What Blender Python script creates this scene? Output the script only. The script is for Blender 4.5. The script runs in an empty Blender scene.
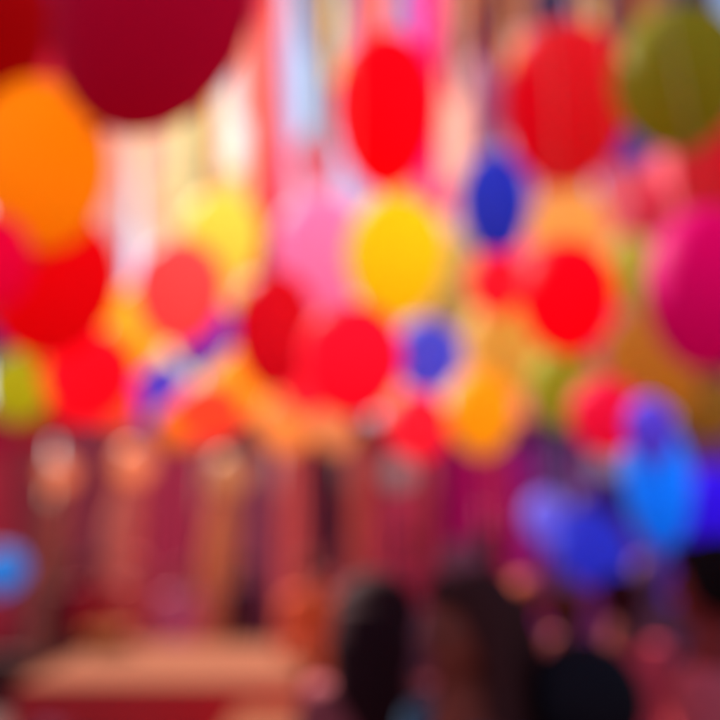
import bpy, bmesh, math, random
from mathutils import Vector, Matrix
R = math.radians
random.seed(11)
S = bpy.context.scene
COL = S.collection

# ------------------------------------------------------------------ camera
CAM_Z, PITCH, FPX = 1.85, math.atan(160 / 700), 700.0
cd = bpy.data.cameras.new('camera'); cam = bpy.data.objects.new('camera', cd); COL.objects.link(cam)
cd.sensor_width = 36; cd.lens = 35; cd.clip_start = 0.05; cd.clip_end = 20000
cam.location = (0, 0, CAM_Z); cam.rotation_euler = (R(90) + PITCH, 0, 0)
cd.dof.use_dof = True; cd.dof.focus_distance = 0.40; cd.dof.aperture_fstop = 1.32; cd.dof.aperture_blades = 0
S.camera = cam

# ------------------------------------------------------------------ light
SUN_DIR = Vector((-0.50, 0.60, 0.66)).normalized()       # towards the sun
w = bpy.data.worlds.new("World"); S.world = w; w.use_nodes = True
nt = w.node_tree; nt.nodes.clear()
sky = nt.nodes.new('ShaderNodeTexSky'); sky.sky_type = 'NISHITA'; sky.sun_disc = False
sky.sun_elevation = math.asin(SUN_DIR.z); sky.sun_rotation = math.atan2(SUN_DIR.x, SUN_DIR.y)
sky.air_density = 1.0; sky.dust_density = 0.6; sky.ozone_density = 1.0
bg = nt.nodes.new('ShaderNodeBackground'); bg.inputs['Strength'].default_value = 0.06
out = nt.nodes.new('ShaderNodeOutputWorld')
nt.links.new(sky.outputs[0], bg.inputs[0]); nt.links.new(bg.outputs[0], out.inputs[0])
sd = bpy.data.lights.new('sun', 'SUN'); sd.energy = 5.0; sd.angle = R(0.6); sd.color = (1.0, 0.93, 0.84)
sun = bpy.data.objects.new('sun', sd); COL.objects.link(sun)
sun.rotation_euler = (-SUN_DIR).to_track_quat('-Z', 'Y').to_euler(); sun.location = (-6, -5, 9)
S.view_settings.view_transform = 'Standard'; S.view_settings.look = 'None'
S.view_settings.exposure = 1.95; S.view_settings.gamma = 1.0; S.view_settings.use_curve_mapping = False
S.render.engine = 'CYCLES'; S.cycles.use_denoising = True
S.cycles.max_bounces = 10; S.cycles.diffuse_bounces = 6; S.cycles.transmission_bounces = 8; S.cycles.transparent_max_bounces = 6

# ------------------------------------------------------------------ helpers
def ray(px, py):
    x, y = (px - 360) / FPX, -(py - 360) / FPX
    c, s = math.cos(PITCH), math.sin(PITCH)
    return Vector((x, c - s * y, s + c * y))
def at_y(px, py, Y):
    d = ray(px, py); return Vector((0, 0, CAM_Z)) + d * (Y / d.y)
def at_z(px, py, Z):
    d = ray(px, py); return Vector((0, 0, CAM_Z)) + d * ((Z - CAM_Z) / d.z)
def scale_at(p):                      # metres per photo pixel at a point
    c, s = math.cos(PITCH), math.sin(PITCH)
    return (p.y * c + (p.z - CAM_Z) * s) / FPX
def s2l(v):
    v /= 255.0
    return v / 12.92 if v <= 0.04045 else ((v + 0.055) / 1.055) ** 2.4
GAIN = 1.0
def lin(c, g=1.0): return tuple(min(0.92, max(0.0008, s2l(v) / (GAIN * g))) for v in c)

_mats = {}
def mat(kind, c, **k):
    key = (kind, tuple(c))
    if key in _mats: return _mats[key]
    m = bpy.data.materials.new(kind); m.use_nodes = True
    n, L = m.node_tree.nodes, m.node_tree.links
    b = n['Principled BSDF']; o = n['Material Output']
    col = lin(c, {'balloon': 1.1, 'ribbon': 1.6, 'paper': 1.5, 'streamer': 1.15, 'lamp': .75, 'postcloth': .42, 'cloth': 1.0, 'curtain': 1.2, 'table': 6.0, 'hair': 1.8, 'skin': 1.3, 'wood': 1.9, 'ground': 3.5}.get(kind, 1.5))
    pw = {'balloon': .62, 'ribbon': .72, 'curtain': .6, 'paper': .8, 'streamer': .62}.get(kind, 1)
    col = tuple(min(.93, x ** pw) for x in col)
    tc = n.new('ShaderNodeTexCoord'); noi = n.new('ShaderNodeTexNoise')
    noi.inputs['Scale'].default_value = {'balloon': 3, 'cloth': 5, 'ground': 1.2, 'hair': 60, 'wood': 9, 'skin': 14}.get(kind, 6)
    noi.inputs['Detail'].default_value = 5
    L.new(tc.outputs['Object'], noi.inputs['Vector'])
    mix = n.new('ShaderNodeMix'); mix.data_type = 'RGBA'
    v = {'balloon': 0.06, 'cloth': 0.16, 'ground': 0.3, 'hair': 0.4, 'wood': 0.3, 'skin': 0.08}.get(kind, 0.12)
    mix.inputs['A'].default_value = (*[x * (1 - v) for x in col], 1)
    mix.inputs['B'].default_value = (*[min(0.95, x * (1 + v)) for x in col], 1)
    L.new(noi.outputs['Fac'], mix.inputs['Factor'])
    L.new(mix.outputs['Result'], b.inputs['Base Color'])
    if kind == 'balloon':
        b.inputs['Roughness'].default_value = 0.5
        b.inputs['Specular IOR Level'].default_value = 0.03
        tr = n.new('ShaderNodeBsdfTranslucent'); L.new(mix.outputs['Result'], tr.inputs['Color'])
        ms = n.new('ShaderNodeMixShader'); ms.inputs[0].default_value = 0.76
        L.new(b.outputs[0], ms.inputs[1]); L.new(tr.outputs[0], ms.inputs[2])
        L.new(ms.outputs[0], o.inputs[0])
    elif kind in ('cloth', 'table', 'postcloth'):
        b.inputs['Roughness'].default_value = 0.85; b.inputs['Specular IOR Level'].default_value = 0.15
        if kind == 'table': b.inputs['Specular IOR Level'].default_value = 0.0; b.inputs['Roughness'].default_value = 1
        wv = n.new('ShaderNodeTexNoise'); wv.inputs['Scale'].default_value = 180
        L.new(tc.outputs['Object'], wv.inputs['Vector'])
        bp = n.new('ShaderNodeBump'); bp.inputs['Strength'].default_value = 0.25; bp.inputs['Distance'].default_value = 0.002
        L.new(wv.outputs['Fac'], bp.inputs['Height']); L.new(bp.outputs[0], b.inputs['Normal'])
    elif kind in ('ribbon', 'paper', 'streamer', 'curtain', 'lamp'):
        b.inputs['Roughness'].default_value = 0.45
        tr = n.new('ShaderNodeBsdfTranslucent'); L.new(mix.outputs['Result'], tr.inputs['Color'])
        ms = n.new('ShaderNodeMixShader'); ms.inputs[0].default_value = 0.7
        L.new(b.outputs[0], ms.inputs[1]); L.new(tr.outputs[0], ms.inputs[2]); L.new(ms.outputs[0], o.inputs[0])
    elif kind == 'metal':
        b.inputs['Metallic'].default_value = 0.8; b.inputs['Roughness'].default_value = 0.4
    else:
        b.inputs['Roughness'].default_value = 0.75; b.inputs['Specular IOR Level'].default_value = 0.03
        bp = n.new('ShaderNodeBump'); bp.inputs['Strength'].default_value = 0.3; bp.inputs['Distance'].default_value = 0.01
        L.new(noi.outputs['Fac'], bp.inputs['Height']); L.new(bp.outputs[0], b.inputs['Normal'])
    _mats[key] = m
    return m

def link(name, me, m=None, parent=None, loc=(0, 0, 0), smooth=True):
    o = bpy.data.objects.new(name, me); COL.objects.link(o)
    if m: 
        me.materials.clear(); me.materials.append(m)
    if smooth:
        me.polygons.foreach_set('use_smooth', [True] * len(me.polygons))
    if parent: o.parent = parent
    o.location = loc
    return o
def obj(name, bm, m, parent=None, loc=(0, 0, 0), smooth=True):
    me = bpy.data.meshes.new(name); bm.normal_update(); bm.to_mesh(me); bm.free()
    return link(name, me, m, parent, loc, smooth)
def empty(name, loc, rz=0):
    o = bpy.data.objects.new(name, None); COL.objects.link(o); o.location = loc; o.rotation_euler = (0, 0, rz); o.empty_display_size = 0.2
    return o
def tag(o, label, cat, group=None, kind=None):
    if label: o['label'] = label
    if cat: o['category'] = cat
    if group: o['group'] = group
    if kind: o['kind'] = kind
    return o
def box(bm, x0, x1, y0, y1, z0, z1, bev=0.0):
    g = bmesh.ops.create_cube(bm, size=1)
    for v in g['verts']:
        v.co = Vector(((x0 + x1) / 2 + v.co.x * (x1 - x0), (y0 + y1) / 2 + v.co.y * (y1 - y0), (z0 + z1) / 2 + v.co.z * (z1 - z0)))
    if bev:
        es = list({e for v in g['verts'] for e in v.link_edges})
        bmesh.ops.bevel(bm, geom=es, offset=bev, segments=2, affect='EDGES')
def lathe(bm, prof, n=24, M=None):
    rings = []
    for r, z in prof:
        rings.append([bm.verts.new((r * math.cos(2 * math.pi * i / n), r * math.sin(2 * math.pi * i / n), z)) for i in range(n)])
    for a, b in zip(rings, rings[1:]):
        for i in range(n): bm.faces.new((a[i], b[i], b[(i + 1) % n], a[(i + 1) % n]))
    bm.faces.new(rings[0]); bm.faces.new(rings[-1][::-1])
    if M:
        for ring in rings:
            for v in ring: v.co = M @ v.co
def tube(bm, pts, r, n=6):
    pts = [Vector(p) for p in pts]; rings = []
    for i, p in enumerate(pts):
        t = (pts[min(i + 1, len(pts) - 1)] - pts[max(i - 1, 0)]).normalized()
        a = t.cross(Vector((0, 1, 0.01))).normalized(); b = t.cross(a)
        rr = r[i] if isinstance(r, (list, tuple)) else r
        rings.append([bm.verts.new(p + rr * (math.cos(2 * math.pi * k / n) * a + math.sin(2 * math.pi * k / n) * b)) for k in range(n)])
    for a, b in zip(rings, rings[1:]):
        for i in range(n): bm.faces.new((a[i], a[(i + 1) % n], b[(i + 1) % n], b[i]))
    bm.faces.new(rings[0][::-1]); bm.faces.new(rings[-1])
def sheet(bm, x0, x1, z0, z1, disp, nx=10, nz=24, th=0.004, wid=None):
    """a hanging cloth with a front and a back; disp(u, z) -> (dx, dy)"""
    F = []
    for s in (0, 1):
        g = []
        for j in range(nz + 1):
            t = j / nz; z = z1 + (z0 - z1) * t; row = []
            k = wid(t) if wid else 1
            for i in range(nx + 1):
                u = i / nx; xc = (x0 + x1) / 2
                dx, dy = disp(u, t)
                row.append(bm.verts.new((xc + (u - 0.5) * (x1 - x0) * k + dx, dy + s * th, z)))
            g.append(row)
        F.append(g)
    for s, g in enumerate(F):
        for j in range(nz):
            for i in range(nx):
                q = (g[j][i], g[j + 1][i], g[j + 1][i + 1], g[j][i + 1])
                bm.faces.new(q if s == 0 else q[::-1])
    a, b = F
    for i in range(nx):
        bm.faces.new((a[0][i], a[0][i + 1], b[0][i + 1], b[0][i])); bm.faces.new((a[nz][i + 1], a[nz][i], b[nz][i], b[nz][i + 1]))
    for j in range(nz):
        bm.faces.new((a[j][0], b[j][0], b[j + 1][0], a[j + 1][0])); bm.faces.new((b[j][nx], a[j][nx], a[j + 1][nx], b[j + 1][nx]))

# ------------------------------------------------------------------ ground
bm = bmesh.new(); bmesh.ops.create_grid(bm, x_segments=8, y_segments=8, size=3000)
g = obj('ground', bm, mat('ground', (120, 62, 58)), smooth=False); tag(g, None, None, kind='structure')

# ------------------------------------------------------------------ ropes overhead
ROPES = [(1.2, 5.4), (2.2, 5.4), (3.2, 5.5), (4.2, 5.6), (5.2, 6.8), (6.2, 7.7), (7.4, 8.9), (8.8, 10.4), (10.6, 7.9)]
ORD = ['first', 'second', 'third', 'fourth', 'fifth', 'sixth', 'seventh', 'eighth']
for i, (y, z) in enumerate(ROPES):
    r = empty('overhead_rope', (0, y, 0))
    lab = ('thin dark rope strung highest overhead, carrying the long thin streamers' if i == 7 else
           'taut dark rope carrying the wide far banners above the curtain wall' if i == 8 else
           'thin dark rope strung over the crowd, %s from the front' % ORD[i])
    tag(r, lab, 'rope', 'ropes strung overhead between poles')
    bm = bmesh.new(); n = 16
    tube(bm, [(-9 + 18 * k / n, 0, z - 0.02 * math.sin(math.pi * k / n)) for k in range(n + 1)], 0.006)
    obj('cord', bm, mat('cloth', (60, 40, 40)), r)
    for s in (-1, 1):
        bm = bmesh.new(); lathe(bm, [(0.06, 0), (0.055, z * .5), (0.045, z + .12), (0.02, z + .15)], 12, Matrix.Translation((9 * s, 0, 0)))
        obj('pole', bm, mat('wood', (110, 75, 55)), r)
def rope_near(y, zmin=0):
    return min([q for q in ROPES[:8] if q[1] > zmin + .1], key=lambda q: abs(q[0] - y))

# ------------------------------------------------------------------ balloons
DEPTH = {      # nearer or farther than first placed, so that the sun reaches more of them
    'deep red balloon cut by the top left corner above the orange balloon': 0.84,
    'large orange balloon under the deep red corner balloon': 1.16,
    'large pure red balloon directly below the big orange one': 1.16,
    'amber balloon half behind the coral red one, on its left': 0.92,
    'small ultramarine blue balloon at the foot of the tilted indigo one': 1.415,
    'vermilion balloon peeping between the large pure red and bright scarlet ones': 0.84,
    'single soft pink balloon between rose streamer and yellow balloon': 0.79,
    'scarlet balloon below the soft pink one, touching the slate blue one': 0.672,
    'peach balloon under the watermelon red one': 1.327,
    'tan balloon directly under the scarlet one': 1.08,
    'tall scarlet balloon beside the magenta streamer at top centre': 0.731,
    'brightest yellow balloon at the centre of the picture': 0.672,
    'soft apricot balloon overlapped by the brightest yellow one': 1.459,
    'small vivid red balloon right below the royal blue one': 0.818,
    'slate blue balloon between the scarlet and peach gold balloons': 0.864,
    'raspberry red balloon right under the slate blue one': 0.79,
    'peach gold balloon left of the small lime olive one': 1.015,
    'deep amber balloon in front of the peach gold one': 1.211,
    'red balloon cut by the right edge under the big olive one': 1.231,
    'large magenta balloon cut by the right edge': 0.731,
    'light apricot balloon peeping above the scarlet egg at right centre': 1.62,
    'scarlet egg shaped balloon directly above the lime olive one': 0.662,
    'salmon pink balloon hidden behind the left of the scarlet egg': 1.513,
    'moss green balloon between the scarlet egg and large magenta one': 1.24,
    'cherry red balloon between the lime olive and violet blue ones': 0.731,
    'faded rose red balloon left of the red one on the right edge': 0.92,
    'dusty rose balloon high above the soft pink one': 1.327,
    'lilac balloon behind the upper left of the cobalt one': 1.327,
    'electric indigo balloon cut by the right edge above the crowd': 1.513,
    'largest balloon, dark crimson, overlapping the top edge at upper left': 0.8,
    'coral red balloon hanging alone over the indigo and blue pair': 0.8,
    'ochre balloon under the gap between ultramarine and orange-red ones': 0.94,
    'long crimson balloon at the foot of the wide rose streamer': 0.8,
    'royal blue upright balloon above the small red one': 0.952,
    'big olive green balloon in the upper right corner': 0.8,
    'lime olive balloon under the scarlet egg': 0.79,
    'orange balloon under the moss green and left of the magenta': 0.94,
    'azure tall balloon low on the right, above the crowd': 0.87,
    'violet blue balloon rising behind the azure one': 0.72,
    'cobalt blue tilted balloon just above the heads': 0.94,
    'pale sunny yellow balloon above right of the coral red one': 0.66,
}
def balloon(px, py, wpx, hpx, c, Y, label, tilt=0, cat='balloon', group='balloons hung over the crowd'):
    if 150 > wpx and Y > 2.62 and py < 440: Y *= 1.24 - 0.46 * max(py, 0) / 430
    Y *= DEPTH.get(label, 1)
    p = at_y(px, py, Y); k = scale_at(p); g = 1.0 if wpx > 110 else 1.06
    W, H = wpx * k * 1.10 * g, hpx * k * 1.05 * g
    Rot = Matrix.Rotation(R(tilt), 4, 'Y')
    prof = []
    for i in range(1, 26):
        th = math.pi * i / 26.0
        zz = 0.5 * math.cos(th); rr = 0.5 * math.sin(th) * (1 + 0.07 * math.cos(th))
        prof.append((rr * W, zz * H))
    prof = [(0.002, 0.5 * H)] + prof + [(0.010, -0.5 * H - 0.004), (0.007, -0.5 * H - 0.012)]
    bm = bmesh.new(); lathe(bm, prof[::-1], 32, Rot)
    o = obj('balloon', bm, mat('balloon', c), None, p)
    tag(o, label, cat, group)
    kb = -0.5 * H - 0.012
    bm = bmesh.new(); lathe(bm, [(0.004, kb - .020), (0.016, kb - .022), (0.013, kb - .012), (0.006, kb - .006), (0.010, kb + .001), (0.006, kb + .004)][::1], 14, Rot)
    obj('knot', bm, mat('balloon', tuple(int(v * .8) for v in c)), o)
    ry, rz = rope_near(p.y, p.z + H / 2)
    bm = bmesh.new()
    pts = [Rot @ Vector((0, 0, kb - .01)), Rot @ Vector((0, .012, kb - .035))]
    for i in range(9):
        th = math.pi * (1 - i / 8.0)
        rr = 0.5 * math.sin(th) * (1 + 0.07 * math.cos(th)) * W + .004
        pts.append(Rot @ Vector((0, rr + .006, 0.5 * math.cos(th) * (H + .02))))
    pts.append(Vector((0, ry - p.y, rz - p.z)))
    tube(bm, pts, 0.0011, 5)
    obj('string', bm, mat('cloth', (200, 170, 160)), o)
    return o

B = balloon
# --- large near balloons, upper left
B(154, 14, 168, 244, (168, 0, 46), 2.1, 'largest balloon, dark crimson, overlapping the top edge at upper left', 20)
B(-16, 25, 112, 178, (140, 0, 6), 2.3, 'deep red balloon cut by the top left corner above the orange balloon', 4)
B(44, 165, 108, 156, (252, 152, 10), 1.75, 'large orange balloon under the deep red corner balloon', -3)
B(72, 4, 66, 110, (150, 10, 110), 2.55, 'purple balloon peeping between two dark red balloons at top left')
B(52, 282, 116, 148, (206, 4, 14), 2.0, 'large pure red balloon directly below the big orange one', 5)
B(-8, 262, 62, 90, (225, 0, 66), 1.9, 'crimson-pink balloon cut by the left edge beside the large pure red one')
B(-8, 335, 40, 50, (60, 40, 120), 3.4, 'dark indigo balloon cut by the left edge above the olive one')
B(56, 62, 72, 96, (220, 40, 76), 2.9, 'rose red balloon peeping below the purple one, above the big orange one')
# --- left, middle distance
B(20, 385, 54, 68, (168, 168, 28), 4.4, 'small olive yellow balloon low on the left edge')
B(90, 376, 76, 88, (248, 20, 42), 3.8, 'bright scarlet balloon right of the small olive yellow one')
B(180, 292, 76, 98, (255, 88, 88), 3.6, 'coral red balloon hanging alone over the indigo and blue pair')
B(136, 330, 52, 84, (255, 185, 50), 4.6, 'amber balloon half behind the coral red one, on its left')
B(222, 240, 66, 92, (255, 212, 84), 5.2, 'pale sunny yellow balloon above right of the coral red one')
B(207, 338, 42, 66, (84, 54, 176), 4.2, 'indigo tilted balloon below right of the coral red one', 28)
B(155, 392, 48, 62, (66, 60, 196), 4.4, 'small ultramarine blue balloon at the foot of the tilted indigo one', 8)
B(208, 412, 60, 52, (255, 90, 58), 4.7, 'squat orange-red balloon beside the ultramarine one')
B(242, 384, 50, 66, (255, 172, 45), 5.2, 'marigold balloon between the squat orange-red and long crimson balloons')
B(180, 424, 40, 44, (225, 140, 40), 5.6, 'ochre balloon under the gap between ultramarine and orange-red ones')
B(118, 405, 36, 44, (240, 105, 60), 5.8, 'tangerine balloon tucked at the lower right of the bright scarlet one')
B(40, 418, 56, 46, (150, 30, 44), 5.6, 'brick maroon balloon behind the lower right of the small olive yellow one')
B(-4, 428, 44, 52, (140, 24, 60), 5.0, 'dark claret balloon cut by the left edge under the olive yellow one')
B(70, 345, 46, 60, (240, 60, 40), 5.8, 'vermilion balloon peeping between the large pure red and bright scarlet ones')
# --- centre
B(275, 330, 70, 112, (232, 18, 40), 3.7, 'long crimson balloon at the foot of the wide rose streamer')
B(320, 255, 82, 112, (255, 140, 190), 4.0, 'single soft pink balloon between rose streamer and yellow balloon')
B(352, 360, 88, 104, (255, 22, 52), 3.4, 'scarlet balloon below the soft pink one, touching the slate blue one')
B(308, 378, 52, 66, (255, 52, 72), 4.2, 'watermelon red balloon squeezed between long crimson and scarlet ones')
B(286, 424, 50, 54, (250, 160, 85), 5.2, 'peach balloon under the watermelon red one')
B(336, 428, 40, 46, (222, 150, 100), 5.5, 'tan balloon directly under the scarlet one')
B(386, 112, 90, 150, (250, 0, 22), 2.8, 'tall scarlet balloon beside the magenta streamer at top centre')
B(396, 258, 86, 116, (255, 212, 20), 3.6, 'brightest yellow balloon at the centre of the picture', 3)
B(450, 285, 58, 92, (255, 222, 125), 4.1, 'soft apricot balloon overlapped by the brightest yellow one')
B(495, 205, 60, 102, (46, 62, 186), 3.4, 'royal blue upright balloon above the small red one')
B(496, 282, 48, 62, (245, 32, 52), 4.4, 'small vivid red balloon right below the royal blue one')
B(427, 356, 60, 68, (84, 88, 208), 4.1, 'slate blue balloon between the scarlet and peach gold balloons')
B(418, 426, 54, 62, (248, 42, 64), 4.5, 'raspberry red balloon right under the slate blue one')
B(506, 345, 70, 92, (255, 202, 88), 4.2, 'peach gold balloon left of the small lime olive one')
B(481, 412, 60, 78, (255, 172, 20), 3.8, 'deep amber balloon in front of the peach gold one')
# --- right
B(565, 106, 106, 152, (226, 0, 24), 2.7, 'large crimson balloon left of the big olive one at upper right', 2)
B(678, 80, 104, 132, (150, 142, 22), 2.8, 'big olive green balloon in the upper right corner')
B(722, 172, 76, 120, (255, 50, 64), 2.6, 'red balloon cut by the right edge under the big olive one')
B(706, 288, 96, 152, (205, 0, 100), 2.7, 'large magenta balloon cut by the right edge', 8)
B(567, 232, 70, 80, (255, 180, 90), 4.2, 'light apricot balloon peeping above the scarlet egg at right centre')
B(567, 298, 80, 106, (240, 0, 26), 3.5, 'scarlet egg shaped balloon directly above the lime olive one')
B(532, 285, 48, 76, (248, 95, 105), 4.6, 'salmon pink balloon hidden behind the left of the scarlet egg')
B(630, 272, 44, 68, (170, 158, 52), 4.6, 'moss green balloon between the scarlet egg and large magenta one')
B(612, 344, 40, 64, (240, 98, 150), 5.0, 'bubblegum pink balloon below the moss green one')
B(562, 388, 60, 74, (166, 172, 44), 4.0, 'lime olive balloon under the scarlet egg')
B(657, 360, 86, 98, (255, 172, 52), 3.4, 'orange balloon under the moss green and left of the magenta')
B(707, 408, 54, 60, (200, 145, 45), 4.2, 'bronze balloon low on the right edge under the orange one')
B(606, 416, 60, 70, (246, 26, 74), 4.0, 'cherry red balloon between the lime olive and violet blue ones')
B(628, 142, 52, 44, (70, 70, 160), 4.8, 'dusty navy balloon low between the crimson and olive giants')
B(550, 6, 36, 54, (48, 48, 118), 4.6, 'navy balloon above the large crimson one at the top edge')
B(690, 2, 36, 46, (62, 48, 110), 4.4, 'dark plum-blue balloon above the big olive one')
B(648, 205, 34, 62, (200, 50, 72), 5.4, 'faded rose red balloon left of the red one on the right edge')
B(315, 160, 32, 60, (232, 100, 120), 6.0, 'dusty rose balloon high above the soft pink one')
B(722, 350, 30, 52, (70, 20, 90), 3.8, 'dark violet balloon at right edge between magenta and bronze ones')
B(657, 482, 54, 118, (20, 132, 255), 3.2, 'azure tall balloon low on the right, above the crowd')
B(650, 430, 40, 60, (112, 84, 235), 3.7, 'violet blue balloon rising behind the azure one')
B(592, 548, 60, 78, (66, 78, 250), 3.4, 'cobalt blue tilted balloon just above the heads', -38)
B(549, 521, 38, 50, (120, 112, 228), 3.8, 'lilac balloon behind the upper left of the cobalt one', -20)
B(716, 520, 60, 100, (64, 24, 235), 3.3, 'electric indigo balloon cut by the right edge above the crowd')
B(604, 505, 44, 52, (62, 30, 130), 4.6, 'deep violet balloon between cobalt and azure balloons')
B(4, 570, 36, 40, (50, 130, 205), 3.9, 'single sky blue balloon low at the left edge')

# ------------------------------------------------------------------ streamers
def streamer(px, wpx, ybot, c, ri, label, dx=0, bulge=0, name='streamer', cat='streamer', group='streamers hanging from the ropes', ytop=None):
    Y, zr = ROPES[ri]
    b = at_y(px + dx, ybot, Y); t = at_y(px, 0, Y)
    k = scale_at(at_y(px, 120, Y)); W = wpx * k * 1.3
    zt = zr
    # x at the rope keeps the strip's line in world space
    pv = at_y(px, ytop or 60, Y); slope = (b.x - pv.x) / (b.z - pv.z) if abs(b.z - pv.z) > .01 else 0
    xt = pv.x + slope * (zt - pv.z)
    ph = random.random() * 6; amp = 0.018
    def disp(u, tt):
        return ((b.x - xt) * tt + 0.012 * math.sin(ph + tt * 7), amp * math.sin(ph + tt * 11) + 0.25 * W * math.sin(ph * 2 + tt * 9) * (u - .5))
    wid = (lambda tt: 1 + bulge * max(0, tt - .45)) if bulge else None
    bm = bmesh.new(); sheet(bm, -W / 2, W / 2, b.z - zt, 0, disp, 4, 36, .002, wid)
    o = obj(name, bm, mat('streamer' if min(c) < 180 else 'paper', c), None, (xt, Y, zt)); tag(o, label, cat, group)
    bm = bmesh.new(); tube(bm, [(-W * .5, 0, 0.004), (W * .5, 0, 0.004)], 0.009, 8)
    obj('fold_over', bm, mat('streamer' if min(c) < 180 else 'paper', tuple(int(v * .9) for v in c)), o)
    return o
ST = streamer
ST(253, 13, 205, (238, 160, 135), 7, 'peach streamer immediately left of the wide rose one')
ST(270, 22, 300, (208, 66, 84), 7, 'wide rose streamer running down into the long crimson balloon', 3, .9)
ST(296, 14, 60, (222, 105, 96), 6, 'short slanting brick red streamer at top, right of the rose one', 24)
ST(320, 14, 152, (255, 252, 216), 6, 'cream streamer over the soft pink balloon')
ST(345, 15, 62, (196, 196, 214), 5, 'pearl grey streamer left of the tall scarlet balloon, at the top')
ST(372, 14, 40, (222, 90, 80), 6, 'tomato streamer ending above the tall scarlet balloon')
ST(398, 14, 36, (180, 180, 225), 6, 'pale blue streamer ending above the tall scarlet balloon')
ST(434, 28, 212, (220, 26, 120), 7, 'broad magenta streamer right of the tall scarlet balloon')
ST(456, 22, 190, (220, 172, 150), 6, 'sand coloured streamer right of the magenta one')
ST(489, 24, 150, (138, 70, 108), 6, 'mauve streamer behind the royal blue balloon')
ST(470, 12, 60, (226, 120, 50), 5, 'short orange streamer between sand and mauve ones')
ST(494, 14, 62, (190, 40, 60), 5, 'short ruby streamer at the top of the mauve one')
ST(511, 12, 90, (205, 150, 90), 7, 'ochre streamer grazing the left of the large crimson balloon')
ST(530, 12, 70, (190, 110, 105), 7, 'clay pink streamer left above the large crimson balloon')
ST(588, 20, 52, (226, 176, 70), 5, 'mustard streamer right above the large crimson balloon')
ST(618, 18, 66, (170, 50, 74), 5, 'wine red streamer between the crimson and olive giants')
ST(607, 12, 60, (150, 120, 120), 7, 'ashen streamer between the mustard and wine red ones')
ST(632, 12, 150, (215, 140, 70), 6, 'copper streamer along the left of the big olive balloon')
ST(654, 18, 50, (236, 164, 90), 5, 'pale orange streamer above the left of the big olive balloon')
ST(712, 18, 60, (205, 50, 100), 5, 'raspberry streamer at the top right corner')
ST(183, 26, 210, (255, 250, 196), 7, 'broad buttercream streamer right of the dark crimson giant')
ST(205, 14, 200, (236, 190, 165), 6, 'blush streamer between buttercream and white ones')
ST(233, 14, 175, (250, 252, 255), 7, 'white streamer left of the peach one')
ST(243, 7, 120, (222, 120, 110), 7, 'narrow coral streamer just left of the peach one')
ST(112, 26, 300, (236, 190, 190), 6, 'pale rose streamer between the orange and coral red balloons')
ST(148, 26, 260, (248, 214, 190), 7, 'ivory pink streamer above the coral red balloon', 8)
ST(664, 16, 215, (226, 120, 130), 7, 'salmon streamer below the big olive balloon')
ST(62, 12, 60, (210, 50, 80), 4, 'rosy streamer between the two dark red balloons at upper left')

for a in [(278, 8, 34, (240, 110, 60), 6, 'short orange streamer at the top beside the wide rose one'),
          (334, 8, 84, (255, 214, 120), 7, 'narrow straw yellow streamer right of the cream one'),
          (356, 8, 58, (200, 60, 90), 7, 'narrow cranberry streamer left above the tall scarlet balloon'),
          (384, 9, 30, (250, 150, 60), 6, 'short amber streamer ending above the tall scarlet balloon'),
          (410, 8, 44, (120, 110, 190), 7, 'narrow periwinkle streamer left of the magenta one'),
          (466, 8, 84, (220, 120, 40), 7, 'burnt orange narrow streamer beside the sand coloured one'),
          (480, 9, 44, (240, 180, 60), 6, 'short golden streamer between sand and mauve ones'),
          (503, 8, 40, (120, 50, 100), 7, 'narrow aubergine streamer left above the large crimson balloon'),
          (520, 9, 32, (215, 160, 40), 6, 'short saffron streamer left above the large crimson balloon'),
          (570, 8, 34, (190, 70, 60), 6, 'short russet streamer right of the navy balloon'),
          (599, 8, 60, (200, 120, 50), 7, 'narrow caramel streamer between mustard and ashen ones'),
          (626, 9, 110, (120, 60, 80), 7, 'narrow fig purple streamer left of the copper one'),
          (644, 8, 40, (225, 150, 50), 6, 'short turmeric streamer above the big olive balloon'),
          (670, 9, 30, (170, 60, 80), 7, 'short garnet streamer touching the top of the big olive balloon'),
          (168, 8, 180, (250, 190, 190), 6, 'narrow powder pink streamer left of the buttercream one'),
          (217, 8, 190, (250, 205, 110), 7, 'narrow honey streamer left of the white one'),
          (128, 9, 230, (250, 225, 160), 7, 'narrow vanilla streamer left of the ivory pink one')]:
    ST(*a)

# ------------------------------------------------------------------ far banners
YB, ZB = ROPES[8]
def banner(x0, x1, c, label, ybot=436, ytop=None):
    a = at_y(x0, 300, YB); b = at_y(x1, 300, YB); z0 = at_y(360, ybot, YB).z
    W = b.x - a.x; ph = random.random() * 6; xc = (a.x + b.x) / 2
    zt = ZB - random.random() * .05
    H = zt - z0
    def disp(u, t): return (0, 0.05 * math.sin(u * 9 + ph) * (0.3 + t) + .06 * math.sin(t * 4 + ph))
    o = empty('banner', (xc, YB, 0)); tag(o, label, 'banner', 'long banners behind the balloons')
    bm = bmesh.new(); sheet(bm, -W / 2 + .01, W / 2 - .01, z0, zt - .03, disp, 14, 30, .004)
    obj('banner_cloth', bm, mat('ribbon', c), o)
    bm = bmesh.new(); tube(bm, [(-W / 2, 0, zt - .012), (W / 2, 0, zt - .012)], .018, 8)
    obj('top_rod', bm, mat('wood', (120, 80, 60)), o)
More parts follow.
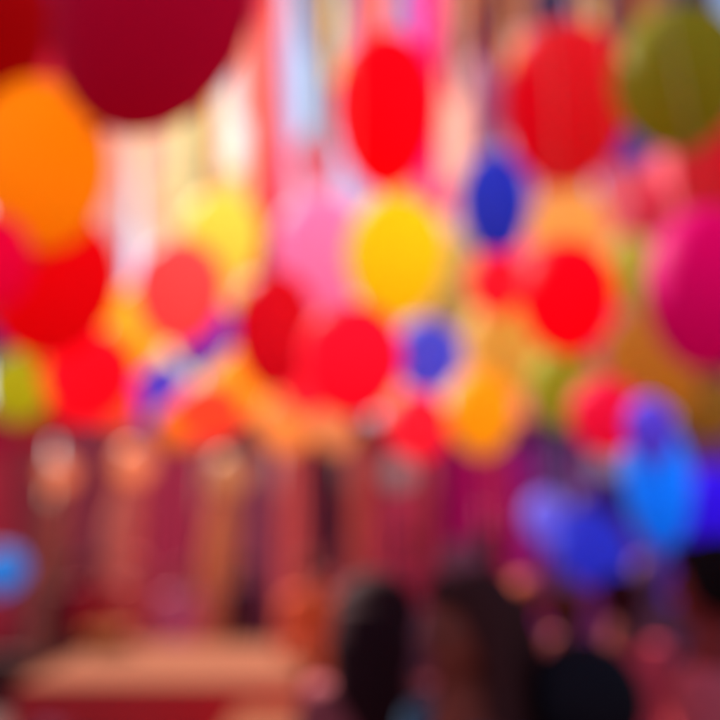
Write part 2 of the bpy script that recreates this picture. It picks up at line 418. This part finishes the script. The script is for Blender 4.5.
for a in [(152, 200, (255, 238, 190), 'cream far banner behind the coral red balloon'),
          (202, 246, (255, 226, 150), 'butter yellow far banner behind the pale sunny yellow balloon'),
          (248, 286, (236, 110, 110), 'rose far banner behind the wide rose streamer'),
          (290, 338, (246, 206, 232), 'lilac pink far banner behind the soft pink balloon'),
          (346, 374, (214, 196, 232), 'narrow lavender far banner left of the brightest yellow balloon'),
          (376, 440, (250, 190, 150), 'wide apricot far banner behind the brightest yellow balloon'),
          (442, 480, (238, 196, 184), 'shell pink far banner left of the royal blue balloon'),
          (482, 538, (232, 140, 136), 'salmon far banner behind the small vivid red balloon'),
          (540, 602, (226, 116, 118), 'coral pink far banner behind the light apricot balloon'),
          (604, 662, (222, 112, 124), 'dusty rose far banner behind the moss green balloon'),
          (664, 740, (220, 110, 120), 'rose pink far banner behind the large magenta balloon')]:
    banner(*a)

# ------------------------------------------------------------------ curtain wall
YC = 10.4
ZC = at_y(360, 424, YC).z
rail = empty('curtain_rail', (0, YC, 0)); tag(rail, 'long dark wooden rail that carries the row of curtains', 'rail')
bm = bmesh.new(); tube(bm, [(-8.2, .06, ZC + .03), (8.2, .06, ZC + .03)], .035, 10); obj('rod', bm, mat('wood', (90, 50, 45)), rail)
for x in (-8.2, 8.2):
    bm = bmesh.new(); lathe(bm, [(.06, 0), (.06, ZC), (.03, ZC + .12)], 12, Matrix.Translation((x, .06, 0))); obj('post', bm, mat('wood', (90, 50, 45)), rail)
def curtain(x0, x1, c, label):
    a = at_y(x0, 500, YC).x; b = at_y(x1, 500, YC).x; W = b - a; ph = random.random() * 6
    nf = max(3, round(W / .16))
    def disp(u, t): return (0.015 * math.sin(t * 5 + ph), (0.045 + .02 * t) * math.sin(u * nf * 2 * math.pi + ph + .5 * math.sin(t * 3)))
    o = empty('curtain', ((a + b) / 2, YC, 0)); tag(o, label, 'curtain', 'curtains closing off the back')
    bm = bmesh.new(); sheet(bm, -W / 2 - .012, W / 2 + .012, .03, ZC, disp, nf * 8, 10, .004)
    obj('drape', bm, mat('curtain', c), o)
    bm = bmesh.new()
    for k in range(max(2, nf)):
        x = -W / 2 + W * (k + .5) / max(2, nf)
        bmesh.ops.create_circle(bm, segments=4, radius=.001, matrix=Matrix.Translation((x, .06, ZC)))
        pts = [(x, .06 + .05 * math.cos(q * math.pi / 6), ZC + .03 + .05 * math.sin(q * math.pi / 6)) for q in range(13)]
        tube(bm, pts, .006, 5)
    obj('hanging_rings', bm, mat('metal', (150, 120, 80)), o)
CUR = [(-200, 22, (128, 32, 48), 'blood red curtain at the far left edge'),
       (22, 48, (112, 42, 52), 'narrow brown red curtain left of the olive draped post'),
       (48, 104, (112, 44, 60), 'dull mulberry curtain between the first two lantern posts'),
       (104, 146, (150, 60, 60), 'terracotta curtain behind the second lantern post'),
       (146, 200, (140, 42, 68), 'crimson mauve curtain between second and third lantern posts'),
       (200, 238, (140, 50, 58), 'brick curtain behind the orange draped lantern post'),
       (238, 275, (122, 56, 78), 'heather curtain right of the orange draped lantern post'),
       (275, 310, (172, 72, 72), 'salmon red curtain left of the dark plum one'),
       (310, 344, (60, 16, 38), 'darkest plum curtain in the middle of the row'),
       (344, 372, (168, 70, 64), 'rust pink curtain right of the dark plum one'),
       (372, 430, (158, 46, 62), 'rosewood curtain behind the pale lantern at centre'),
       (430, 440, (140, 56, 80), 'slim mauve curtain left of the dark magenta one'),
       (440, 482, (150, 0, 84), 'dark magenta curtain under the deep amber balloon'),
       (482, 513, (172, 32, 86), 'raspberry curtain between magenta and purple ones'),
       (513, 541, (146, 20, 128), 'vivid purple curtain under the lime olive balloon'),
       (541, 572, (96, 64, 116), 'slate plum curtain right of the vivid purple one'),
       (572, 628, (120, 42, 104), 'aubergine curtain behind the lantern near the azure balloon'),
       (628, 676, (88, 46, 160), 'violet curtain behind the azure balloon'),
       (676, 920, (120, 56, 130), 'orchid curtain at the far right edge')]
for c in CUR: curtain(*c)

# ------------------------------------------------------------------ lantern posts
def lantern_post(px, py, dpx, cl, cc, wpx, Y, label, dx=0):
    p = at_y(px, py, Y); k = scale_at(p); D = dpx * k; Wc = wpx * k
    o = empty('lantern_post', (p.x, Y, 0)); tag(o, label, 'lantern post', 'lantern posts in front of the curtains')
    z = p.z
    bm = bmesh.new(); lathe(bm, [(.20, 0), (.20, .03), (.05, .06), (.03, .09), (.028, z - D / 2 - .02), (.05, z - D / 2)], 16)
    obj('post', bm, mat('wood', (90, 45, 40)), o)
    prof = []
    for i in range(0, 33):
        th = .25 + (math.pi - .5) * i / 32
        prof.append((D / 2 * math.sin(th) * (1 + .02 * math.cos(i * math.pi)), D / 2 * -math.cos(th)))
    bm = bmesh.new(); lathe(bm, prof, 28, Matrix.Translation((0, 0, z)))
    l = obj('lantern', bm, mat('lamp', cl), o)
    bm = bmesh.new(); lathe(bm, [(D * .13, z + D / 2 - .02), (D * .13, z + D / 2 + .01), (.01, z + D / 2 + .03)], 16)
    obj('cap', bm, mat('wood', (110, 60, 50)), l)
    bm = bmesh.new(); n = 40; rows = []
    for j in range(15):
        t = j / 14; zz = (z - D / 2 - .02) * (1 - t) + .10 * t
        r = Wc / 2 * (.55 + .45 * min(1, t * 4) - .12 * math.sin(t * 3.1))
        rows.append((r, zz))
    rings = [[bm.verts.new((dx * k * (1 - zz / z) + r * (1 + .12 * math.cos(i * 2 * math.pi / n * 9)) * math.cos(i * 2 * math.pi / n), r * (1 + .12 * math.cos(i * 2 * math.pi / n * 9)) * math.sin(i * 2 * math.pi / n), zz)) for i in range(n)] for r, zz in rows]
    for a, b in zip(rings, rings[1:]):
        for i in range(n): bm.faces.new((a[i], b[i], b[(i + 1) % n], a[(i + 1) % n]))
    obj('drape', bm, mat('postcloth', cc), o)
lantern_post(60, 474, 32, (226, 156, 122), (128, 68, 50), 24, 9.4, 'tan globe lantern on olive brown draped post, leftmost of the row')
lantern_post(134, 464, 38, (250, 160, 128), (205, 86, 70), 34, 9.0, 'salmon globe lantern on coral draped post, second from left', -18)
lantern_post(229, 474, 42, (250, 172, 132), (222, 92, 52), 34, 8.6, 'largest peach globe lantern on bright orange draped post', -12)
lantern_post(398, 473, 32, (255, 225, 200), (176, 46, 66), 34, 9.0, 'pale globe lantern on crimson draped post at centre of the row', -6)
lantern_post(606, 463, 34, (255, 225, 215), (130, 50, 100), 26, 9.0, 'pinkish globe lantern on plum draped post beside the azure balloon')

# ------------------------------------------------------------------ tables
def table(x0, x1, yf, yn, Z, top, skirt, label):
    n0 = at_z(x0, yn, Z); n1 = at_z(x1, yn, Z); f0 = at_z((x0 + x1) / 2, yf, Z)
    W = n1.x - n0.x; D = f0.y - n0.y; cx = (n0.x + n1.x) / 2; cy = n0.y + D / 2
    o = empty('table', (cx, cy, 0)); tag(o, label, 'table', 'cloth covered tables')
    bm = bmesh.new(); box(bm, -W / 2, W / 2, -D / 2, D / 2, Z - .03, Z - .004, .004); obj('tabletop', bm, mat('wood', (120, 80, 60)), o, smooth=False)
    for sx in (-1, 1):
        for sy in (-1, 1):
            bm = bmesh.new(); lathe(bm, [(.022, 0), (.022, Z - .03)], 10, Matrix.Translation((sx * (W / 2 - .08), sy * (D / 2 - .08), 0))); obj('leg', bm, mat('metal', (120, 110, 110)), o)
    bm = bmesh.new(); box(bm, -W / 2 - .012, W / 2 + .012, -D / 2 - .012, D / 2 + .012, Z - .003, Z + .004, .003)
    for i in range(9):    # soft ironing creases
        pass
    obj('tablecloth', bm, mat('table', top), o, smooth=False)
    per = []
    n = 160; hw, hd = W / 2 + .014, D / 2 + .014; P = 4 * (hw + hd)
    for i in range(n):
        s = P * i / n
        if s < 2 * hw: q, nn = Vector((-hw + s, -hd, 0)), Vector((0, -1, 0))
        elif s < 2 * hw + 2 * hd: q, nn = Vector((hw, -hd + s - 2 * hw, 0)), Vector((1, 0, 0))
        elif s < 4 * hw + 2 * hd: q, nn = Vector((hw - (s - 2 * hw - 2 * hd), hd, 0)), Vector((0, 1, 0))
        else: q, nn = Vector((-hw, hd - (s - 4 * hw - 2 * hd), 0)), Vector((-1, 0, 0))
        per.append((q, nn))
    bm = bmesh.new(); rings = []
    for j in range(7):
        t = j / 6; rings.append([bm.verts.new(q + nn * ((.02 + .02 * t) * (1 + math.sin(i * 1.9)) * t ** .3) + Vector((0, 0, Z - .004 - (Z - .03) * t))) for i, (q, nn) in enumerate(per)])
    for a, b in zip(rings, rings[1:]):
        for i in range(n): bm.faces.new((a[i], b[i], b[(i + 1) % n], a[(i + 1) % n]))
    obj('skirt', bm, mat('cloth', skirt), o)
    return o, cx, cy
table(18, 296, 643, 684, .85, (248, 156, 122), (178, 42, 46), 'long table with peach top cloth and red skirt, farther of two')
table(206, 330, 706, 760, .80, (225, 132, 100), (178, 42, 46), 'nearer table, its salmon top just showing at the bottom edge')
# basket on the long table
p = at_z(106, 648, .86)
bk = empty('basket', (p.x, p.y, .855)); tag(bk, 'small amber wicker basket on the left of the long table', 'basket')
bm = bmesh.new(); prof = [(.002, 0), (.13, .0)] + [(.13 + .05 * i / 12 + .006 * (i % 2), .14 * i / 12) for i in range(13)] + [(.165, .14), (.12, .012), (.002, .01)]
lathe(bm, prof, 28); obj('bowl', bm, mat('wood', (205, 110, 45)), bk)
bm = bmesh.new(); tube(bm, [(.17 * math.cos(q * math.pi / 12), 0, .13 + .17 * math.sin(q * math.pi / 12)) for q in range(13)], .009, 8); obj('handle', bm, mat('wood', (190, 100, 45)), bk)
# stool at the bottom left
p = at_z(65, 716, .62)
stl = empty('stool', (p.x, p.y - .05, 0)); tag(stl, 'stool with round mauve cushion in front of the long table', 'stool')
bm = bmesh.new(); lathe(bm, [(.02, .56), (.17, .56), (.19, .58), (.19, .61), (.16, .64), (.02, .655)], 28); obj('seat', bm, mat('cloth', (190, 110, 130)), stl)
for k in range(4):
    a = k * math.pi / 2 + .6
    bm = bmesh.new(); tube(bm, [(.12 * math.cos(a), .12 * math.sin(a), .56), (.18 * math.cos(a), .18 * math.sin(a), 0)], .016, 8); obj('leg', bm, mat('wood', (90, 45, 35)), stl)

# ------------------------------------------------------------------ people
def bake(o, *mods):
    for t, kw in mods:
        m = o.modifiers.new(t, t)
        for k, v in kw.items(): setattr(m, k, v)
    dg = bpy.context.evaluated_depsgraph_get(); dg.update()
    me = bpy.data.meshes.new_from_object(o.evaluated_get(dg))
    old = o.data; bpy.data.objects.remove(o); bpy.data.meshes.remove(old)
    return me
def skin(nodes, edges, root, sub=2):
    bm = bmesh.new(); L = bm.verts.layers.skin.verify(); V = {}
    for k, (co, r) in nodes.items():
        v = bm.verts.new(co); v[L].radius = r if isinstance(r, tuple) else (r, r); v[L].use_root = (k == root); V[k] = v
    for a, b in edges: bm.edges.new((V[a], V[b]))
    me = bpy.data.meshes.new('tmp'); bm.to_mesh(me); bm.free()
    o = bpy.data.objects.new('tmp', me); COL.objects.link(o)
    return bake(o, ('SKIN', dict(use_smooth_shade=True)), ('SUBSURF', dict(levels=sub, render_levels=sub)))
def ell(bm, c, r, rot=None, seg=20):
    M = Matrix.Translation(c) @ (rot or Matrix()) @ Matrix.Diagonal((*r, 1))
    bmesh.ops.create_uvsphere(bm, u_segments=seg, v_segments=seg // 2 + 2, radius=1, matrix=M)
def vox(bm, size, smooth=4):
    me = bpy.data.meshes.new('tmp'); bm.to_mesh(me); bm.free()
    o = bpy.data.objects.new('tmp', me); COL.objects.link(o)
    return bake(o, ('REMESH', dict(mode='VOXEL', voxel_size=size, use_smooth_shade=True)), ('SMOOTH', dict(factor=.5, iterations=smooth)))

def skeleton(pose):
    """a 1.75 m figure facing -Y; nodes for body and the clothing built round it"""
    N = {'pelvis': ((0, 0, .96), (.150, .115)), 'waist': ((0, .0, 1.10), (.128, .098)), 'chest': ((0, .005, 1.27), (.150, .112)),
         'upper': ((0, .01, 1.40), (.125, .088)), 'neck': ((0, .012, 1.50), .056), 'jaw': ((0, .0, 1.57), .060)}
    E = [('pelvis', 'waist'), ('waist', 'chest'), ('chest', 'upper'), ('upper', 'neck'), ('neck', 'jaw')]
    for s, t in ((-1, 'r'), (1, 'l')):
        N['hip' + t] = ((s * .095, 0, .90), .092); N['knee' + t] = ((s * .105, -.012, .49), .056)
        N['calf' + t] = ((s * .108, .012, .36), .054); N['ank' + t] = ((s * .11, .01, .08), .036)
        N['heel' + t] = ((s * .11, .02, .045), .036); N['ball' + t] = ((s * .125, -.12, .03), .034); N['toe' + t] = ((s * .128, -.18, .024), .024)
        N['sho' + t] = ((s * .175, .012, 1.415), .058)
        if pose == 'raised' and s == 1:
            el, wr = Vector((s * .25, -.06, 1.60)), Vector((s * .20, -.14, 1.86))
        elif pose == 'folded':
            el, wr = Vector((s * .25, -.02, 1.13)), Vector((s * .10, -.22, 1.15))
        else:
            el, wr = Vector((s * .235, .02, 1.13)), Vector((s * .255, -.045, .88))
        N['del' + t] = (Vector((s * .19, .012, 1.415)).lerp(el, .3), .049)
        N['el' + t] = (el, .038); N['fa' + t] = (el.lerp(wr, .3), .039); N['wr' + t] = (wr, (.025, .025))
        d = (wr - el).normalized(); N['palm' + t] = (wr + d * .055, (.030, .022))
        E += [('pelvis', 'hip' + t), ('hip' + t, 'knee' + t), ('knee' + t, 'calf' + t), ('calf' + t, 'ank' + t), ('ank' + t, 'heel' + t), ('heel' + t, 'ball' + t), ('ball' + t, 'toe' + t),
              ('upper', 'sho' + t), ('sho' + t, 'del' + t), ('del' + t, 'el' + t), ('el' + t, 'fa' + t), ('fa' + t, 'wr' + t), ('wr' + t, 'palm' + t)]
    return N, E
_bodies = {}
def body_mesh(pose):
    if pose in _bodies: return _bodies[pose]
    N, E = skeleton(pose)
    bm = bmesh.new(); me = skin(N, E, 'pelvis'); bm.from_mesh(me); bpy.data.meshes.remove(me)
    # head, face
    ell(bm, (0, .012, 1.655), (.074, .092, .100)); ell(bm, (0, -.022, 1.605), (.054, .062, .062))
    ell(bm, (0, -.085, 1.640), (.012, .018, .024)); ell(bm, (0, -.094, 1.628), (.014, .014, .010))
    ell(bm, (0, -.070, 1.598), (.024, .016, .009)); ell(bm, (0, -.066, 1.568), (.022, .020, .016))
    for s in (-1, 1):
        ell(bm, (s * .076, .012, 1.640), (.010, .020, .032)); ell(bm, (s * .030, -.066, 1.672), (.020, .014, .008)); ell(bm, (s * .036, -.05, 1.625), (.022, .022, .020))
    # hands: palm block, four fingers and a thumb, each its own bent chain
    for s, t in ((-1, 'r'), (1, 'l')):
        wr = Vector(N['wr' + t][0]); el = Vector(N['el' + t][0]); d = (wr - el).normalized()
        side = Vector((0, -1, 0)) if abs(d.y) < .8 else Vector((0, 0, 1))
        side = (side - side.dot(d) * d).normalized(); nrm = d.cross(side) * s
        for q in range(4):
            base = wr + d * .075 + side * (.030 - q * .020)
            Lf = (.070, .078, .073, .058)[q]; curl = -nrm
            a = base + d * Lf * .5 + curl * .006; b = a + d * Lf * .3 + curl * .016; c = b + d * Lf * .15 + curl * .02
            tube(bm, [wr + d * .04 + side * (.022 - q * .014), base, a, b, c], [.011, .0100, .0090, .0082, .0060], 10)
        tube(bm, [wr + d * .02 + side * .018, wr + d * .045 + side * .042, wr + d * .075 + side * .056, wr + d * .10 + side * .058], [.013, .0125, .010, .007], 10)
    me = vox(bm, .0085, 3); _bodies[pose] = me
    return me
_cloth = {}
def garment(kind, pose):
    if (kind, pose) in _cloth: return _cloth[(kind, pose)]
    N, E = skeleton(pose)
    def grow(k, g):
        co, r = N[k]; r = r if isinstance(r, tuple) else (r, r)
        return (co, (r[0] + g, r[1] + g))
    if kind in ('shirt', 'dress'):
        ks = ['pelvis', 'waist', 'chest', 'upper'] + [a + t for t in 'rl' for a in ('sho', 'del', 'el', 'fa')]
        n = {k: grow(k, .020 if k in ('pelvis', 'waist', 'chest', 'upper') else .014) for k in ks}
        n['collar'] = ((0, .012, 1.465), .070)
        e = [q for q in E if q[0] in n and q[1] in n] + [('upper', 'collar')]
        bm = bmesh.new(); me = skin(n, e, 'pelvis'); bm.from_mesh(me); bpy.data.meshes.remove(me)
        if kind == 'dress':
            prof = []
            for j in range(13):
                tt = j / 12; prof.append((.15 + .19 * tt ** .8, 1.05 - .72 * tt))
            n_ = 48; rings = [[bm.verts.new((r * 1.08 * (1 + .05 * math.cos(8 * a * 2 * math.pi / n_) * (i / 12)) * math.cos(a * 2 * math.pi / n_), r * .85 * (1 + .05 * math.cos(8 * a * 2 * math.pi / n_) * (i / 12)) * math.sin(a * 2 * math.pi / n_), z)) for a in range(n_)] for i, (r, z) in enumerate(prof)]
            for a, b in zip(rings, rings[1:]):
                for i in range(n_): bm.faces.new((a[i], b[i], b[(i + 1) % n_], a[(i + 1) % n_]))
            bm.faces.new(rings[0]); bm.faces.new(rings[-1][::-1])
        me = vox(bm, .012, 3)
    else:
        ks = ['pelvis'] + [a + t for t in 'rl' for a in ('hip', 'knee', 'calf', 'ank')]
        n = {k: grow(k, .018) for k in ks}
        n['wb'] = ((0, 0, 1.03), (.150, .118))
        e = [q for q in E if q[0] in n and q[1] in n] + [('pelvis', 'wb')]
        bm = bmesh.new(); me = skin(n, e, 'pelvis'); bm.from_mesh(me); bpy.data.meshes.remove(me)
        me = vox(bm, .012, 2)
    _cloth[(kind, pose)] = me
    return me
_hair = {}
def hair_mesh(kind):
    if kind in _hair: return _hair[kind]
    bm = bmesh.new()
    ell(bm, (0, .034, 1.672), (.093, .100, .102), seg=28); ell(bm, (0, -.02, 1.722), (.074, .064, .042))
    for s in (-1, 1): ell(bm, (s * .066, .025, 1.645), (.024, .052, .055))
    if kind == 'long':
        tube(bm, [(0, .07, 1.70), (0, .095, 1.60), (0, .115, 1.48), (0, .125, 1.36), (0, .12, 1.24), (0, .115, 1.16)], [.085, .090, .092, .088, .066, .02], 16)
        for s in (-1, 1): tube(bm, [(s * .072, .03, 1.69), (s * .088, .02, 1.60), (s * .095, .025, 1.50), (s * .098, .03, 1.38), (s * .085, .03, 1.26), (s * .08, .03, 1.20)], [.03, .034, .040, .042, .030, .008], 12)
    elif kind == 'mid':
        ell(bm, (0, .040, 1.665), (.128, .118, .118), seg=28)
        tube(bm, [(.0, .07, 1.68), (0, .085, 1.58), (0, .10, 1.48), (-.04, .105, 1.38), (-.07, .10, 1.30)], [.11, .128, .115, .08, .02], 16)
    elif kind == 'bun':
        ell(bm, (0, .13, 1.72), (.048, .045, .045))
    elif kind == 'full':
        ell(bm, (0, .038, 1.668), (.118, .120, .118), seg=28)
    elif kind == 'scarf':
        ell(bm, (0, .04, 1.66), (.105, .108, .112), seg=28); ell(bm, (0, .05, 1.53), (.088, .075, .08)); ell(bm, (0, .13, 1.50), (.05, .04, .12))
    me = vox(bm, .008, 3); _hair[kind] = me
    return me
def person(px, py, Y, skinc, hairc, topc, botc, label, pose='down', hair='short', dress=False, face=0, shoec=(30, 22, 22)):
    """py is the top of the head in the photo; face = degrees turned from looking away from the camera"""
    p = at_y(px, py, Y); k = p.z / 1.775
    o = empty('person', (p.x, Y, 0), math.pi + R(face)); tag(o, label, 'person', 'people in the crowd'); o.scale = (k, k, k)
    def add(name, me, m, par=o):
        m2 = me.copy(); return link(name, m2, m, par)
    add('body', body_mesh(pose), mat('skin', skinc))
    add('headscarf' if hair == 'scarf' else 'hair', hair_mesh(hair), mat('cloth' if hair == 'scarf' else 'hair', hairc))
    if dress: add('dress', garment('dress', pose), mat('cloth', topc))
    else:
        add('shirt', garment('shirt', pose), mat('cloth', topc)); add('trousers', garment('trousers', pose), mat('cloth', botc))
    for s in (-1, 1):
        bm = bmesh.new(); box(bm, s * .12 - .048, s * .12 + .048, -.215, .065, .0, .075, .022); obj('shoe', bm, mat('hair', shoec), o)
        bm = bmesh.new(); ell(bm, (s * .031, -.0695, 1.655), (.013, .010, .010), seg=12); obj('eye', bm, mat('skin', (110, 96, 92)), o)
        bm = bmesh.new(); ell(bm, (s * .031, -.0775, 1.655), (.006, .004, .006), seg=10); obj('iris', bm, mat('skin', (40, 22, 16)), bpy.data.objects[-1] if False else o)
P = person
P(378, 573, 2.15, (160, 80, 66), (58, 26, 32), (146, 62, 70), (90, 20, 30), 'woman with thick shoulder length black hair and dusky wine top, at bottom centre', hair='mid', face=-14)
P(464, 567, 1.58, (140, 62, 50), (84, 42, 42), (38, 62, 82), (40, 30, 40), 'woman with long brown hair and slate blue top, turned sideways', hair='long', face=118)
P(577, 642, 1.55, (90, 45, 40), (38, 30, 38), (170, 84, 98), (16, 16, 20), 'person with full round black hair and black top, nearest at the bottom', hair='full', face=6)
P(704, 536, 1.95, (150, 50, 48), (34, 18, 20), (205, 76, 86), (50, 20, 26), 'broad person in brick red shirt cut by the right edge', hair='short', face=50)
P(616, 572, 3.1, (110, 50, 42), (80, 28, 34), (200, 56, 72), (40, 16, 24), 'person with dark brown hair and deep maroon top, behind the round black hair', hair='short', face=12)
P(524, 574, 3.5, (210, 105, 86), (190, 88, 66), (250, 140, 124), (120, 50, 50), 'ginger haired person in salmon pink top between brown and black heads', hair='short', face=20)
P(562, 584, 3.1, (130, 62, 50), (120, 56, 44), (185, 110, 112), (60, 30, 40), 'chestnut haired person in dusty mauve top, behind the round black hair', hair='bun', face=-10)
P(312, 556, 5.6, (205, 92, 52), (130, 66, 50), (222, 92, 48), (90, 30, 30), 'person in a bright orange dress standing right of the long table', dress=True, hair='bun')
P(182, 566, 6.9, (190, 110, 100), (170, 84, 84), (182, 98, 126), (90, 30, 60), 'person in a pale mauve dress behind the middle of the long table', dress=True, hair='short', face=180)
P(138, 556, 7.3, (200, 90, 80), (190, 84, 76), (196, 86, 78), (90, 30, 30), 'person in a coral dress behind the long table, left of the mauve dress', dress=True, hair='scarf', face=160)
P(95, 555, 7.0, (150, 40, 40), (96, 12, 34), (150, 0, 34), (60, 10, 24), 'person in crimson top behind the left of the long table', hair='short', face=190)
P(246, 560, 7.6, (80, 36, 40), (50, 20, 34), (64, 26, 44), (40, 16, 30), 'person in dark plum clothes behind the right of the long table', hair='short', face=170)
P(489, 526, 5.6, (110, 40, 40), (88, 34, 40), (176, 36, 66), (60, 20, 30), 'person in raspberry top seen beyond the brown haired woman', hair='short')
P(462, 540, 3.4, (120, 66, 70), (128, 78, 92), (110, 62, 76), (60, 30, 40), 'person wearing a dusty mauve headscarf behind the brown haired woman', hair='scarf')
P(644, 556, 4.6, (120, 60, 70), (96, 58, 84), (116, 66, 86), (50, 30, 50), 'person in grey mauve headscarf under the azure balloon', hair='scarf', face=-12)
P(404, 528, 7.4, (190, 70, 80), (150, 40, 60), (196, 56, 80), (80, 30, 40), 'person in a cerise dress far back under the centre lantern', dress=True, hair='short')
P(345, 545, 7.0, (190, 90, 84), (170, 76, 74), (180, 82, 84), (80, 30, 40), 'person in a dusty coral dress left of the jet black hair', dress=True, hair='scarf')
P(72, 562, 7.5, (90, 30, 36), (50, 14, 24), (66, 16, 30), (36, 12, 20), 'person in blackish maroon clothes behind the left end of the long table', hair='short', face=184)
